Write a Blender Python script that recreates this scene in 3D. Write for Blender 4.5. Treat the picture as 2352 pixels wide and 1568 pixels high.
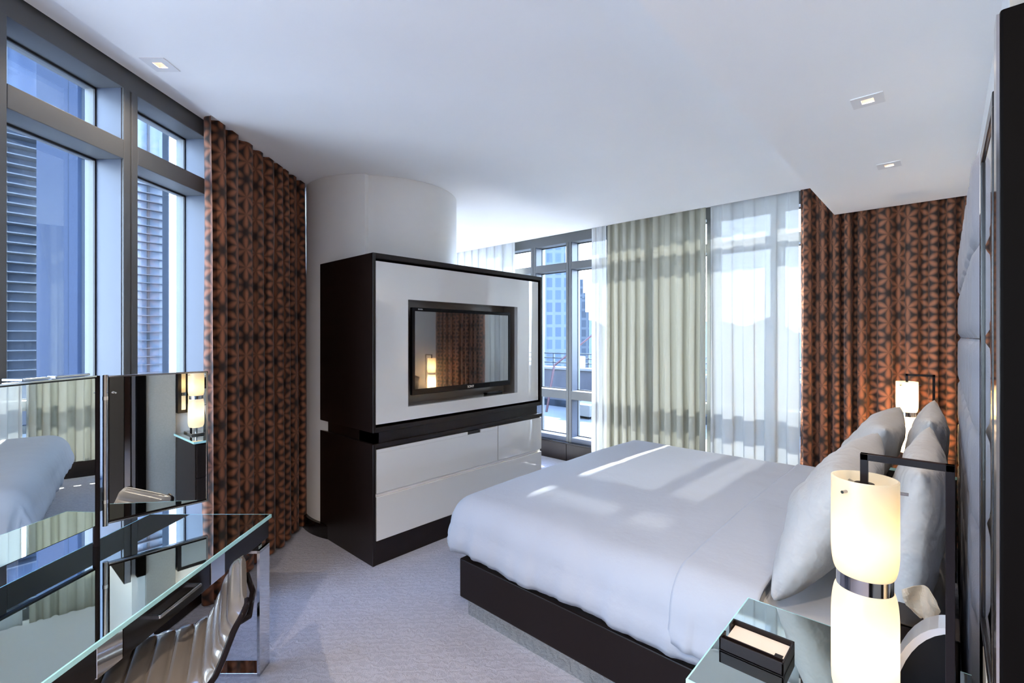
import bpy, bmesh, math, random
from mathutils import Matrix, Vector, noise
R = math.radians
random.seed(7)
sc = bpy.context.scene
for o in list(bpy.data.objects): bpy.data.objects.remove(o)
col = sc.collection

# ------------------------------------------------------------------ camera
# world x runs along the headboard wall towards the far windows, y from the headboard wall towards the tv cabinet
PHI = R(-47.4)
cd = bpy.data.cameras.new('camera'); cam = bpy.data.objects.new('camera', cd); col.objects.link(cam)
cam.location = (0, 0, 1.6); cam.rotation_euler = (R(90), 0, PHI)
cd.sensor_width = 36.0; cd.lens = 36.0 * 1085 / 2352; cd.shift_y = -11 / 2352; cd.clip_start = 0.02; cd.clip_end = 2000
sc.camera = cam

# ------------------------------------------------------------------ sky, sun, exposure
w = bpy.data.worlds.new('sky'); sc.world = w; w.use_nodes = True
nt = w.node_tree; nt.nodes.clear()
wo = nt.nodes.new('ShaderNodeOutputWorld'); bg = nt.nodes.new('ShaderNodeBackground')
tc = nt.nodes.new('ShaderNodeTexCoord'); sx = nt.nodes.new('ShaderNodeSeparateXYZ'); rp = nt.nodes.new('ShaderNodeValToRGB')
nt.links.new(tc.outputs['Generated'], sx.inputs[0]); nt.links.new(sx.outputs[2], rp.inputs[0])
rp.color_ramp.elements[0].position = 0.0; rp.color_ramp.elements[0].color = (0.82, 0.91, 1.0, 1)
rp.color_ramp.elements[1].position = 0.75; rp.color_ramp.elements[1].color = (0.30, 0.49, 0.97, 1)
nt.links.new(rp.outputs[0], bg.inputs[0]); bg.inputs[1].default_value = 2.4
nt.links.new(bg.outputs[0], wo.inputs[0])
sd = bpy.data.lights.new('sun', 'SUN'); sun = bpy.data.objects.new('sun', sd); col.objects.link(sun)
sd.energy = 8.5; sd.angle = R(1.2); sd.color = (1.0, 0.93, 0.83)
sun.location = (12, 2, 12)
sun.rotation_euler = Vector((-math.cos(R(35)), 0.012, -math.sin(R(35)))).to_track_quat('-Z', 'Y').to_euler()
vs = sc.view_settings; vs.view_transform = 'Standard'; vs.look = 'None'; vs.gamma = 1.0; vs.use_curve_mapping = False
vs.exposure = 3.08
sc.cycles.use_denoising = True
sc.cycles.max_bounces = 9; sc.cycles.diffuse_bounces = 5; sc.cycles.glossy_bounces = 5; sc.cycles.transparent_max_bounces = 12
sc.cycles.transmission_bounces = 8
sc.cycles.sample_clamp_indirect = 6.0

# ------------------------------------------------------------------ helpers
def C(X, Y, z=0.0):            # point given along the left window wall (X right, Y ahead) -> world
    c, s = math.cos(PHI), math.sin(PHI)
    return Vector((X * c - Y * s, X * s + Y * c, z))

class NT:
    def __init__(self, name):
        self.m = bpy.data.materials.new(name); self.m.use_nodes = True
        self.t = self.m.node_tree; self.t.nodes.clear()
        self.out = self.t.nodes.new('ShaderNodeOutputMaterial')
    def n(self, typ, **kw):
        x = self.t.nodes.new('ShaderNode' + typ)
        for k, v in kw.items(): setattr(x, k, v)
        return x
    def put(self, sock, v):
        if isinstance(v, bpy.types.NodeSocket): self.t.links.new(v, sock)
        elif v is not None:
            if sock.type == 'RGBA' and len(v) == 3: v = (*v, 1)
            sock.default_value = v
    def math(self, op, a, b=None, c=None):
        x = self.n('Math', operation=op)
        for i, v in enumerate((a, b, c)):
            if v is not None: self.put(x.inputs[i], v)
        return x.outputs[0]
    def mix(self, f, a, b):
        x = self.n('Mix', data_type='RGBA')
        self.put(x.inputs[0], f); self.put(x.inputs[6], a); self.put(x.inputs[7], b)
        return x.outputs[2]
    def noise(self, scale, detail=3, vec=None, rough=0.5):
        x = self.n('TexNoise'); x.inputs['Scale'].default_value = scale; x.inputs['Detail'].default_value = detail
        x.inputs['Roughness'].default_value = rough
        if vec is not None: self.put(x.inputs['Vector'], vec)
        return x
    def coord(self, which='Object', scale=(1, 1, 1)):
        t = self.n('TexCoord'); mp = self.n('Mapping'); mp.inputs['Scale'].default_value = scale
        self.t.links.new(t.outputs[which], mp.inputs[0]); return mp.outputs[0]
    def bump(self, h, strength=0.2, dist=0.01):
        x = self.n('Bump'); x.inputs['Strength'].default_value = strength; x.inputs['Distance'].default_value = dist
        self.put(x.inputs['Height'], h); return x.outputs[0]
    def bsdf(self, color, rough=0.5, metal=0.0, spec=0.5, coat=0.0, coat_rough=0.02, normal=None, sheen=0.0, trans=0.0, emit=None, estr=0.0):
        p = self.n('BsdfPrincipled')
        self.put(p.inputs['Base Color'], color); self.put(p.inputs['Roughness'], rough); self.put(p.inputs['Metallic'], metal)
        self.put(p.inputs['Specular IOR Level'], spec); self.put(p.inputs['Coat Weight'], coat); self.put(p.inputs['Coat Roughness'], coat_rough)
        self.put(p.inputs['Sheen Weight'], sheen)
        if normal is not None: self.put(p.inputs['Normal'], normal)
        if emit: self.put(p.inputs['Emission Color'], emit); p.inputs['Emission Strength'].default_value = estr
        return p
    def done(self, shader):
        self.t.links.new(shader.outputs[0], self.out.inputs[0]); return self.m

MAT = {}
def plain(name, color, rough=0.5, metal=0.0, spec=0.5, coat=0.0, cior=1.5, var=0.0, vscale=8, bumps=0.0, bscale=60, bdist=0.004):
    k = NT(name); c = color; nrm = None
    if var:
        nz = k.noise(vscale, 4, k.coord())
        c = k.mix(nz.outputs[0], tuple(x * (1 - var) for x in color), tuple(min(1, x * (1 + var)) for x in color))
    if bumps:
        nb = k.noise(bscale, 4, k.coord()); nrm = k.bump(nb.outputs[0], bumps, bdist)
    sh = k.bsdf(c, rough, metal, spec, coat, normal=nrm); sh.inputs['Coat IOR'].default_value = cior
    MAT[name] = k.done(sh); return MAT[name]

plain('ceiling_paint', (0.90, 0.90, 0.90), 0.7, spec=0.3, var=0.015, vscale=3)
plain('wall_paint', (0.76, 0.76, 0.76), 0.6, var=0.02)
plain('column_paint', (0.80, 0.79, 0.77), 0.45, var=0.02)
plain('frame_metal', (0.11, 0.115, 0.12), 0.42, metal=0.1, var=0.03)
plain('frame_light', (0.060, 0.074, 0.112), 0.4, var=0.02)
plain('gasket', (0.015, 0.015, 0.018), 0.5)
plain('chrome', (0.72, 0.73, 0.75), 0.06, metal=1.0)
plain('nickel', (0.42, 0.41, 0.42), 0.10, metal=1.0)
plain('black_gloss', (0.006, 0.004, 0.004), 0.18, spec=0.4)
plain('black_metal', (0.012, 0.009, 0.010), 0.14, metal=0.0, spec=0.08)
plain('black_matte', (0.002, 0.0015, 0.0015), 0.5, spec=0.03)
plain('black_plastic', (0.005, 0.0055, 0.007), 0.25, spec=0.14)
plain('screen', (0.004, 0.004, 0.005), 0.13, spec=1.0, coat=1.0, cior=2.4)
plain('lacquer', (0.74, 0.74, 0.725), 0.25, coat=1.0, cior=1.9)
plain('niche', (0.20, 0.18, 0.16), 0.16, coat=0.6)
plain('linen', (0.39, 0.41, 0.46), 0.75, spec=0.2, bumps=0.10, bscale=26, bdist=0.02)  # bluish tint stands in for cool window daylight on white linen
plain('sheet', (0.58, 0.575, 0.58), 0.75, spec=0.2, bumps=0.2, bscale=9, bdist=0.02)
plain('linen_pillow', (0.43, 0.415, 0.405), 0.75, spec=0.2, bumps=0.7, bscale=6, bdist=0.05)  # warm tint stands in for the near lamp's glow on the pillows
plain('headboard_fabric', (0.20, 0.20, 0.235), 0.55, var=0.05, bumps=0.4, bscale=260, bdist=0.002)
plain('wall_fabric', (0.30, 0.30, 0.29), 0.8, var=0.12, vscale=90, bumps=0.3, bscale=300, bdist=0.002)
plain('rear_paint', (0.40, 0.38, 0.36), 0.6, var=0.03)
plain('mirror', (0.80, 0.83, 0.81), 0.008, metal=1.0)
plain('mirror_green', (0.62, 0.68, 0.66), 0.012, metal=1.0)
plain('leather_chair', (0.16, 0.137, 0.118), 0.24, coat=0.6, var=0.06, bumps=0.15, bscale=40, bdist=0.004)
plain('leather_dark', (0.010, 0.006, 0.0055), 0.4, spec=0.2, var=0.1)
plain('paper', (0.72, 0.62, 0.52), 0.7)
plain('tissue', (0.52, 0.45, 0.36), 0.8)
plain('silver', (0.55, 0.57, 0.62), 0.3, metal=0.6)
plain('glass_edge', (0.40, 0.72, 0.72), 0.12, spec=0.8, coat=0.6)
plain('white_print', (0.75, 0.75, 0.75), 0.5)
plain('light_trim', (0.78, 0.77, 0.77), 0.5)
plain('concrete', (0.16, 0.16, 0.16), 0.85, var=0.15, vscale=2, bumps=0.2)
plain('city_ground', (0.28, 0.28, 0.28), 0.95)  # tone raised so the ground bounces daylight up to the ceiling
plain('terrace_paving', (0.10, 0.098, 0.093), 0.85, var=0.18, vscale=1.2, bumps=0.2, bscale=20)
plain('parapet', (0.06, 0.06, 0.07), 0.8, var=0.12, vscale=2)
plain('red_paint', (0.05, 0.011, 0.010), 0.5, var=0.1)
plain('tower_panel', (0.015, 0.0235, 0.045), 0.5, spec=0.15, var=0.05, vscale=0.6)
plain('tower_dark', (0.012, 0.017, 0.024), 0.6, spec=0.2)
plain('tower_white', (0.45, 0.46, 0.48), 0.4)
plain('louver', (0.05, 0.06, 0.075), 0.35, metal=0.4)
plain('facade_sky_tint', (0.14, 0.175, 0.245), 0.15, spec=0.4, var=0.35, vscale=0.7)  # paler, bluer glass colour stands in for reflected sky
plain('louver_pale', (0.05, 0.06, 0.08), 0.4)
plain('hill', (0.07, 0.09, 0.12), 0.95, var=0.2, vscale=0.02)

def dark_wood():
    k = NT('dark_wood'); v = k.coord('Object', (14, 14, 1.2))
    nz = k.noise(2.2, 6, v, 0.6)
    c = k.mix(nz.outputs[0], (0.004, 0.0025, 0.0025), (0.015, 0.008, 0.0065))
    MAT['dark_wood'] = k.done(k.bsdf(c, 0.30, spec=0.35))
dark_wood()

def carpet():
    k = NT('carpet'); v = k.coord('Object')
    wv = k.n('TexWave', wave_type='BANDS', bands_direction='DIAGONAL'); k.put(wv.inputs['Vector'], v)
    wv.inputs['Scale'].default_value = 11; wv.inputs['Distortion'].default_value = 9; wv.inputs['Detail'].default_value = 3
    wv.inputs['Detail Scale'].default_value = 2.2
    fine = k.noise(240, 3, v); big = k.noise(1.4, 2, v)
    h = k.math('ADD', k.math('MULTIPLY', wv.outputs['Fac'], 0.55), fine.outputs[0])
    c = k.mix(k.math('MULTIPLY', h, 0.6), (0.285, 0.285, 0.335), (0.49, 0.48, 0.545))
    c2 = k.mix(k.math('MULTIPLY', big.outputs[0], 0.35), c, (0.37, 0.35, 0.39))
    MAT['carpet'] = k.done(k.bsdf(c2, 0.95, spec=0.1, sheen=0.2, normal=k.bump(h, 0.7, 0.008)))
carpet()

def rust_curtain():
    k = NT('rust_curtain')
    tcn = k.n('TexCoord'); sp = k.n('SeparateXYZ'); k.t.links.new(tcn.outputs['UV'], sp.inputs[0])
    u, v = sp.outputs[0], sp.outputs[1]
    L = 0.118; h = L * math.sqrt(3) / 2
    def petal(ang):
        ca, sa = math.cos(ang), math.sin(ang)
        s = k.math('ADD', k.math('MULTIPLY', u, ca / L), k.math('MULTIPLY', v, sa / L))
        t = k.math('ADD', k.math('MULTIPLY', u, -sa / h), k.math('MULTIPLY', v, ca / h))
        row = k.math('ROUND', t)
        tt = k.math('ABSOLUTE', k.math('MULTIPLY', k.math('SUBTRACT', t, row), h))
        ss = k.math('ADD', s, k.math('MULTIPLY', row, 0.5))
        wd = k.math('MULTIPLY', k.math('ABSOLUTE', k.math('SINE', k.math('MULTIPLY', ss, math.pi))), 0.0135)
        d = k.math('SUBTRACT', k.math('ADD', wd, 0.002), tt)
        x = k.n('MapRange', interpolation_type='SMOOTHSTEP'); k.put(x.inputs[0], d)
        x.inputs[1].default_value = -0.013; x.inputs[2].default_value = 0.013
        return x.outputs[0]
    p = k.math('MAXIMUM', k.math('MAXIMUM', petal(R(90)), petal(R(30))), petal(R(150)))
    def dist(du, dv):
        cu, cv = math.sqrt(3) * L, 3 * L
        a = k.math('MULTIPLY', k.math('SUBTRACT', k.math('FRACT', k.math('ADD', k.math('MULTIPLY', u, 1 / cu), 100.5 + du)), 0.5), cu)
        b = k.math('MULTIPLY', k.math('SUBTRACT', k.math('FRACT', k.math('ADD', k.math('MULTIPLY', v, 1 / cv), 100.5 + dv)), 0.5), cv)
        return k.math('SQRT', k.math('ADD', k.math('MULTIPLY', a, a), k.math('MULTIPLY', b, b)))
    d = k.math('MINIMUM', dist(0, 0), dist(0.5, 0.5))
    x = k.n('MapRange', interpolation_type='SMOOTHSTEP'); k.put(x.inputs[0], d)
    x.inputs[1].default_value = 0.012; x.inputs[2].default_value = 0.055
    f = k.math('MULTIPLY', p, x.outputs[0])
    nz = k.noise(500, 2, k.coord('UV')); f2 = k.math('MULTIPLY', f, k.math('ADD', k.math('MULTIPLY', nz.outputs[0], 0.5), 0.7))
    c = k.mix(f2, (0.022, 0.011, 0.008), (0.28, 0.103, 0.050))
    MAT['rust_curtain'] = k.done(k.bsdf(c, 0.6, spec=0.3, sheen=0.15))
rust_curtain()

def sheer(name, color, transp, translu):
    k = NT(name)
    wv = k.noise(1, 3, k.coord('UV', (260, 3, 1)))
    tr = k.n('BsdfTransparent'); tl = k.n('BsdfTranslucent'); df = k.n('BsdfDiffuse')
    k.put(tl.inputs[0], color); k.put(df.inputs[0], color); k.put(tr.inputs[0], (1, 1, 1))
    m1 = k.n('MixShader'); m1.inputs[0].default_value = translu
    k.t.links.new(df.outputs[0], m1.inputs[1]); k.t.links.new(tl.outputs[0], m1.inputs[2])
    m2 = k.n('MixShader'); k.put(m2.inputs[0], k.math('MULTIPLY', k.math('ADD', wv.outputs[0], 0.5), transp))
    k.t.links.new(m1.outputs[0], m2.inputs[1]); k.t.links.new(tr.outputs[0], m2.inputs[2])
    MAT[name] = k.done(m2)
sheer('sheer_thin', (0.60, 0.62, 0.63), 0.026, 0.036)
sheer('sheer_dense', (0.46, 0.452, 0.38), 0.001, 0.03)

def pane():
    k = NT('pane'); tr = k.n('BsdfTransparent'); gl = k.n('BsdfGlossy'); fr = k.n('Fresnel'); fr.inputs[0].default_value = 1.45
    k.put(tr.inputs[0], (0.90, 0.95, 0.97)); k.put(gl.inputs[0], (0.9, 0.95, 1.0)); gl.inputs['Roughness'].default_value = 0.01
    m = k.n('MixShader'); k.put(m.inputs[0], k.math('MULTIPLY', fr.outputs[0], 0.35))
    k.t.links.new(tr.outputs[0], m.inputs[1]); k.t.links.new(gl.outputs[0], m.inputs[2])
    MAT['pane'] = k.done(m)
pane()

def opal():
    k = NT('opal_glass'); tl = k.n('BsdfTranslucent'); df = k.n('BsdfDiffuse'); gl = k.n('BsdfGlossy')
    k.put(tl.inputs[0], (1.0, 0.93, 0.78)); k.put(df.inputs[0], (0.85, 0.79, 0.68)); gl.inputs['Roughness'].default_value = 0.25
    m = k.n('MixShader'); m.inputs[0].default_value = 0.72
    k.t.links.new(df.outputs[0], m.inputs[1]); k.t.links.new(tl.outputs[0], m.inputs[2])
    m2 = k.n('MixShader'); m2.inputs[0].default_value = 0.03
    k.t.links.new(m.outputs[0], m2.inputs[1]); k.t.links.new(gl.outputs[0], m2.inputs[2])
    MAT['opal_glass'] = k.done(m2)
opal()

def emit(name, color, strength):
    k = NT(name); e = k.n('Emission'); k.put(e.inputs[0], color); e.inputs[1].default_value = strength
    MAT[name] = k.done(e)
emit('bulb', (1.0, 0.55, 0.28), 1.2)

def facade_glass():
    k = NT('facade_glass'); v = k.coord('Object')
    nz = k.noise(0.5, 3, v)
    c = k.mix(nz.outputs[0], (0.005, 0.008, 0.018), (0.05, 0.075, 0.13))  # blue end of the mix puts reflected sky into the glass colour
    MAT['facade_glass'] = k.done(k.bsdf(c, 0.08, spec=0.35))
facade_glass()

def tower(name, c0, c1):
    k = NT(name); v = k.coord('Object', (1, 1, 1))
    b = k.n('TexBrick'); k.put(b.inputs['Vector'], v)
    sp = k.n('SeparateXYZ'); k.t.links.new(v, sp.inputs[0])
    cb = k.n('CombineXYZ'); k.put(cb.inputs[0], k.math('ADD', sp.outputs[0], sp.outputs[1])); k.put(cb.inputs[1], sp.outputs[2])
    k.put(b.inputs['Vector'], cb.outputs[0])
    b.inputs['Scale'].default_value = 0.5; b.offset = 0
    b.inputs['Brick Width'].default_value = 1.2; b.inputs['Row Height'].default_value = 1.7; b.inputs['Mortar Size'].default_value = 0.22
    k.put(b.inputs['Color1'], c0); k.put(b.inputs['Color2'], tuple(x * 1.3 for x in c0)); k.put(b.inputs['Mortar'], c1)
    MAT[name] = k.done(k.bsdf(b.outputs[0], 0.3, spec=0.15))
tower('tower_blue', (0.020, 0.034, 0.056), (0.045, 0.06, 0.08))
tower('tower_grey', (0.010, 0.017, 0.028), (0.028, 0.038, 0.052))

# mesh builder -------------------------------------------------------
class MB:
    def __init__(s): s.v = []; s.f = []; s.uv = None; s.smooth = False
    def add(s, vs, fs):
        n = len(s.v); s.v += [tuple(p) for p in vs]; s.f += [tuple(i + n for i in q) for q in fs]; return s
    def box(s, x0, x1, y0, y1, z0, z1, bev=0.0, M=None):
        if bev > 0:
            bm = bmesh.new(); bmesh.ops.create_cube(bm, size=1)
            for q in bm.verts: q.co = Vector(((x0 + x1) / 2 + q.co.x * (x1 - x0), (y0 + y1) / 2 + q.co.y * (y1 - y0), (z0 + z1) / 2 + q.co.z * (z1 - z0)))
            bmesh.ops.bevel(bm, geom=bm.edges[:], offset=min(bev, 0.45 * min(abs(x1 - x0), abs(y1 - y0), abs(z1 - z0))), segments=2, affect='EDGES', profile=0.5)
            vs = [q.co.copy() for q in bm.verts]; bm.verts.index_update(); fs = [[q.index for q in f.verts] for f in bm.faces]; bm.free()
        else:
            vs = [Vector(p) for p in ((x0, y0, z0), (x1, y0, z0), (x1, y1, z0), (x0, y1, z0), (x0, y0, z1), (x1, y0, z1), (x1, y1, z1), (x0, y1, z1))]
            fs = [(0, 3, 2, 1), (4, 5, 6, 7), (0, 1, 5, 4), (1, 2, 6, 5), (2, 3, 7, 6), (3, 0, 4, 7)]
        if M is not None: vs = [M @ p for p in vs]
        return s.add(vs, fs)
    def prism(s, poly, z0, z1):
        n = len(poly); vs = [(p[0], p[1], z0) for p in poly] + [(p[0], p[1], z1) for p in poly]
        fs = [tuple(range(n))[::-1], tuple(range(n, 2 * n))] + [(i, (i + 1) % n, n + (i + 1) % n, n + i) for i in range(n)]
        return s.add(vs, fs)
    def lathe(s, prof, cx=0, cy=0, seg=40, a0=0, a1=2 * math.pi, close=True):
        full = abs(a1 - a0 - 2 * math.pi) < 1e-6; m = seg if full else seg + 1
        vs = []
        for (r, z) in prof:
            for i in range(m):
                a = a0 + (a1 - a0) * i / seg; vs.append((cx + r * math.cos(a), cy + r * math.sin(a), z))
        fs = []
        for j in range(len(prof) - 1):
            for i in range(seg):
                i2 = (i + 1) % m; fs.append((j * m + i, j * m + i2, (j + 1) * m + i2, (j + 1) * m + i))
        return s.add(vs, fs)
    def tube(s, pts, r, seg=10):
        pts = [Vector(p) for p in pts]; rings = []
        for i, p in enumerate(pts):
            d = (pts[min(i + 1, len(pts) - 1)] - pts[max(i - 1, 0)]).normalized()
            up = Vector((0, 0, 1)) if abs(d.z) < 0.95 else Vector((1, 0, 0))
            a = d.cross(up).normalized(); b = d.cross(a).normalized()
            rr = r[i] if isinstance(r, (list, tuple)) else r
            rings.append([p + (a * math.cos(2 * math.pi * k / seg) + b * math.sin(2 * math.pi * k / seg)) * rr for k in range(seg)])
        vs = [q for g in rings for q in g]; fs = []
        for i in range(len(pts) - 1):
            for k in range(seg): fs.append((i * seg + k, i * seg + (k + 1) % seg, (i + 1) * seg + (k + 1) % seg, (i + 1) * seg + k))
        fs.append(tuple(range(seg))[::-1]); fs.append(tuple(range((len(pts) - 1) * seg, len(pts) * seg)))
        return s.add(vs, fs)
    def grid(s, P, uv=None):                   # P[j][i]
        nj, ni = len(P), len(P[0]); s.add([q for r_ in P for q in r_], [(j * ni + i, j * ni + i + 1, (j + 1) * ni + i + 1, (j + 1) * ni + i) for j in range(nj - 1) for i in range(ni - 1)])
        if uv: s.uv = (s.uv or []) + [q for r_ in uv for q in r_]
        return s
    def mesh(s, name, fix=True):
        me = bpy.data.meshes.new(name); me.from_pydata(s.v, [], s.f)
        if fix:
            bm = bmesh.new(); bm.from_mesh(me)
            bmesh.ops.recalc_face_normals(bm, faces=bm.faces[:]); bm.to_mesh(me); bm.free()
        if s.uv:
            ul = me.uv_layers.new(name='UVMap')
            for lp in me.loops: ul.data[lp.index].uv = s.uv[lp.vertex_index]
        if s.smooth:
            for p in me.polygons: p.use_smooth = True
        me.update(); return me

def obj(name, mb, mat, parent=None, smooth=False, auto=None, loc=None, rotz=None):
    if isinstance(mb, MB): mb.smooth = smooth; me = mb.mesh(name)
    else: me = mb
    if not me.materials: me.materials.append(MAT[mat])
    o = bpy.data.objects.new(name, me); col.objects.link(o)
    if parent: o.parent = parent
    if loc is not None: o.location = loc
    if rotz is not None: o.rotation_euler = (0, 0, rotz)
    if auto:
        m = o.modifiers.new('bevel_shade', 'EDGE_SPLIT'); m.split_angle = R(auto)
    return o
def tag(o, label=None, cat=None, group=None, kind=None):
    if label: o['label'] = label
    if cat: o['category'] = cat
    if group: o['group'] = group
    if kind: o['kind'] = kind
    return o
def thing(name, label, cat, loc=(0, 0, 0), rotz=0.0, group=None, kind=None):
    o = bpy.data.objects.new(name, None); col.objects.link(o); o.location = loc; o.rotation_euler = (0, 0, rotz); o.empty_display_size = 0.1
    return tag(o, label, cat, group, kind)
def struct(name, mb=None, mat=None, label=None, loc=(0, 0, 0), rotz=0.0):
    if mb is None: o = thing(name, None, None, loc, rotz)
    else: o = obj(name, mb, mat); o.location = loc; o.rotation_euler = (0, 0, rotz)
    return tag(o, label, None, None, 'structure')
def copy_tree(o, parent=None):
    c = o.copy(); col.objects.link(c); c.parent = parent
    for ch in o.children: copy_tree(ch, c)
    return c
def nz(x, y, z=0.0): return noise.noise(Vector((x, y, z)))

ZC, ZS, ZP = 2.88, 2.62, 2.945        # upper ceiling, soffit, curtain pocket
# ------------------------------------------------------------------ the room shell
def ab(X, Y): p = C(X, Y); return (p.x, p.y)
room = [ab(-2.12, -2.2), ab(-1.98, 7.0), (3.80, 6.2), (5.16, 6.2), (5.16, -0.3), (0.95, -0.3), (0.95, -1.6), ab(1.80, -2.2)]
room[1] = (ab(-1.99, 6.6))
struct('floor', MB().prism(room, -0.12, 0.0), 'carpet', 'pale lavender grey carpet with fine wavy pile')
ceil = [ab(-1.775, -2.2), ab(-1.728, 4.2), ab(-1.70, 6.6), (3.80, 6.2), (4.74, 6.2), (4.74, -0.3), (0.95, -0.3), (0.95, -1.6), ab(1.80, -2.2)]
struct('ceiling', MB().prism(ceil, ZC, ZC + 0.05), 'ceiling_paint', 'smooth white ceiling over bed and desk')
struct('ceiling_slab', MB().prism(room, ZP, ZP + 0.12), 'ceiling_paint', 'pale recess above the curtains')
struct('ceiling_soffit', MB().box(0.96, 4.74, -0.3, 0.69, ZS, ZC - 0.002), 'ceiling_paint', 'lower white ceiling panel running above the headboard')
struct('wall_headboard', MB().box(0.95, 5.16, -0.30, -0.125, 0, ZP), 'wall_paint', 'white wall behind the headboard')
struct('wall_entry', MB().box(0.93, 0.95, -1.6, -0.125, 0, ZP), 'wall_paint', 'white wall end beside the headboard')
b = MB(); q = [ab(1.80, -2.2), (0.95, -1.6), (1.05, -1.6), ab(1.95, -2.2)]; b.prism(q, 0, ZP)
struct('wall_side', b, 'rear_paint', 'grey wall behind the viewer')
b = MB(); q = [ab(-2.12, -2.2), ab(1.95, -2.2), ab(1.95, -2.35), ab(-2.12, -2.35)]; b.prism(q, 0, ZP)
struct('wall_rear', b, 'rear_paint', 'grey rear wall')
struct('wall_end', MB().box(3.2, 5.3, 6.2, 6.3, 0, ZP), 'wall_paint', 'white wall past the column')

# window walls: local x points into the room, local y runs along the wall; room face of the frames at x = 0
PITCH, MW, DEP = 0.60, 0.083, 0.15
Z_SILL, Z_LT0, Z_LT1, Z_UT0, Z_UT1, Z_HEAD = 0.30, 0.79, 0.90, 2.47, 2.565, 2.82
_mesh = {}
def shared(key, fn):
    if key not in _mesh: _mesh[key] = fn()
    return _mesh[key]
def inst(name, key, fn, mat, parent, loc):
    me = shared(key, fn)
    if not me.materials: me.materials.append(MAT[mat])
    o = bpy.data.objects.new(name, me); col.objects.link(o); o.parent = parent; o.location = loc; return o
def mull():
    m = MB(); m.box(-DEP - 0.05, 0, -MW / 2, -0.004, 0, Z_HEAD + 0.005, 0.003); m.box(-DEP - 0.05, -0.006, -0.004, 0.004, 0, Z_HEAD); m.box(-DEP - 0.05, 0, 0.004, MW / 2, 0, Z_HEAD + 0.005, 0.003)
    return m.mesh('mullion')
def bar(z0, z1, x1=0.0):
    return lambda: MB().box(-DEP - 0.05, x1, -(PITCH - MW) / 2, (PITCH - MW) / 2, z0, z1, 0.003).mesh('transom')
def ring(z0, z1):
    def f():
        m = MB(); a = (PITCH - MW) / 2; t = 0.010
        for (y0, y1, c0, c1) in ((-a, a, z1 - t, z1), (-a, a, z0, z0 + t), (-a, -a + t, z0, z1), (a - t, a, z0, z1)):
            m.box(-DEP + 0.002, -DEP + 0.012, y0, y1, c0, c1)
        return m.mesh('gasket')
    return f
def glz(z0, z1): return lambda: MB().box(-DEP - 0.004, -DEP + 0.004, -(PITCH - MW) / 2, (PITCH - MW) / 2, z0, z1).mesh('pane')
def window_wall(name, loc, rotz, k0, k1, label, head_top):
    r = struct(name, label=label, loc=loc, rotz=rotz)
    for k in range(k0, k1 + 1):
        inst('mullion', 'mull', mull, 'frame_metal', r, (0, k * PITCH, 0))
        if k == k1: break
        yc = (k + 0.5) * PITCH
        inst('transom', 'tu', bar(Z_UT0, Z_UT1), 'frame_metal', r, (0, yc, 0))
        inst('transom', 'tl', bar(Z_LT0, Z_LT1), 'frame_metal', r, (0, yc, 0))
        inst('sill_frame', 'ts', bar(0.242, Z_SILL), 'frame_light', r, (0, yc, 0))
        for kk, (z0, z1) in (('u', (Z_UT1, Z_HEAD)), ('m', (Z_LT1, Z_UT0)), ('l', (Z_SILL, Z_LT0))):
            inst('gasket', 'g' + kk, ring(z0, z1), 'gasket', r, (0, yc, 0))
            inst('pane', 'p' + kk, glz(z0, z1), 'pane', r, (0, yc, 0))
    y0, y1 = k0 * PITCH - 0.04, k1 * PITCH + 0.04
    obj('head_frame', MB().box(-DEP - 0.06, 0.0, y0, y1, Z_HEAD, head_top, 0.003), 'frame_metal', r)
    return r
LROT = PHI - R(2.2)
lw = C(-1.9, 2.356)
window_wall('window_1', lw, LROT, -8, 6, 'grey framed left window wall with transoms and mullions', 2.925)  # bays behind the camera are unseen, added for more left daylight
window_wall('window_2', (4.99, 3.595, 0), math.pi, -5, 7, 'grey framed far window wall behind the sheers', 2.94)
# reveal faces have a bluer colour: thin cheek plates on the mullion sides
for nm, kr in (('window_1', range(-8, 7)), ('window_2', range(-5, 8))):
    r = bpy.data.objects[nm]
    for k in kr:
        for sgn in (-1, 1):
            inst('reveal_plate', 'chk%d' % sgn, (lambda sg=sgn: MB().box(-DEP + 0.012, -0.012, sg * MW / 2 - 0.001, sg * (MW / 2 + 0.004) + 0.001, Z_SILL, Z_UT0 - 0.001).mesh('reveal_plate')), 'frame_light', r, (0, k * PITCH, 0))
            inst('reveal_plate', 'chu%d' % sgn, (lambda sg=sgn: MB().box(-DEP + 0.012, -0.012, sg * MW / 2 - 0.001, sg * (MW / 2 + 0.004) + 0.001, Z_UT1 + 0.001, Z_HEAD - 0.001).mesh('reveal_plate')), 'frame_light', r, (0, k * PITCH, 0))
# left-wall curtain pocket strip with its dark slot
r = struct('trim_1', label='pale ceiling track strip with a dark slot above the left windows', loc=lw, rotz=LROT)
obj('slot', MB().box(0.004, 0.012, -4.8, 3.8, 2.925, 2.944), 'gasket', r)
obj('track', MB().box(0.020, 0.14, -4.8, 3.8, 2.908, 2.944), 'ceiling_paint', r)
obj('ledge', MB().box(-0.02, 0.004, -4.8, 3.8, 2.925, 2.945), 'frame_light', r)
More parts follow.
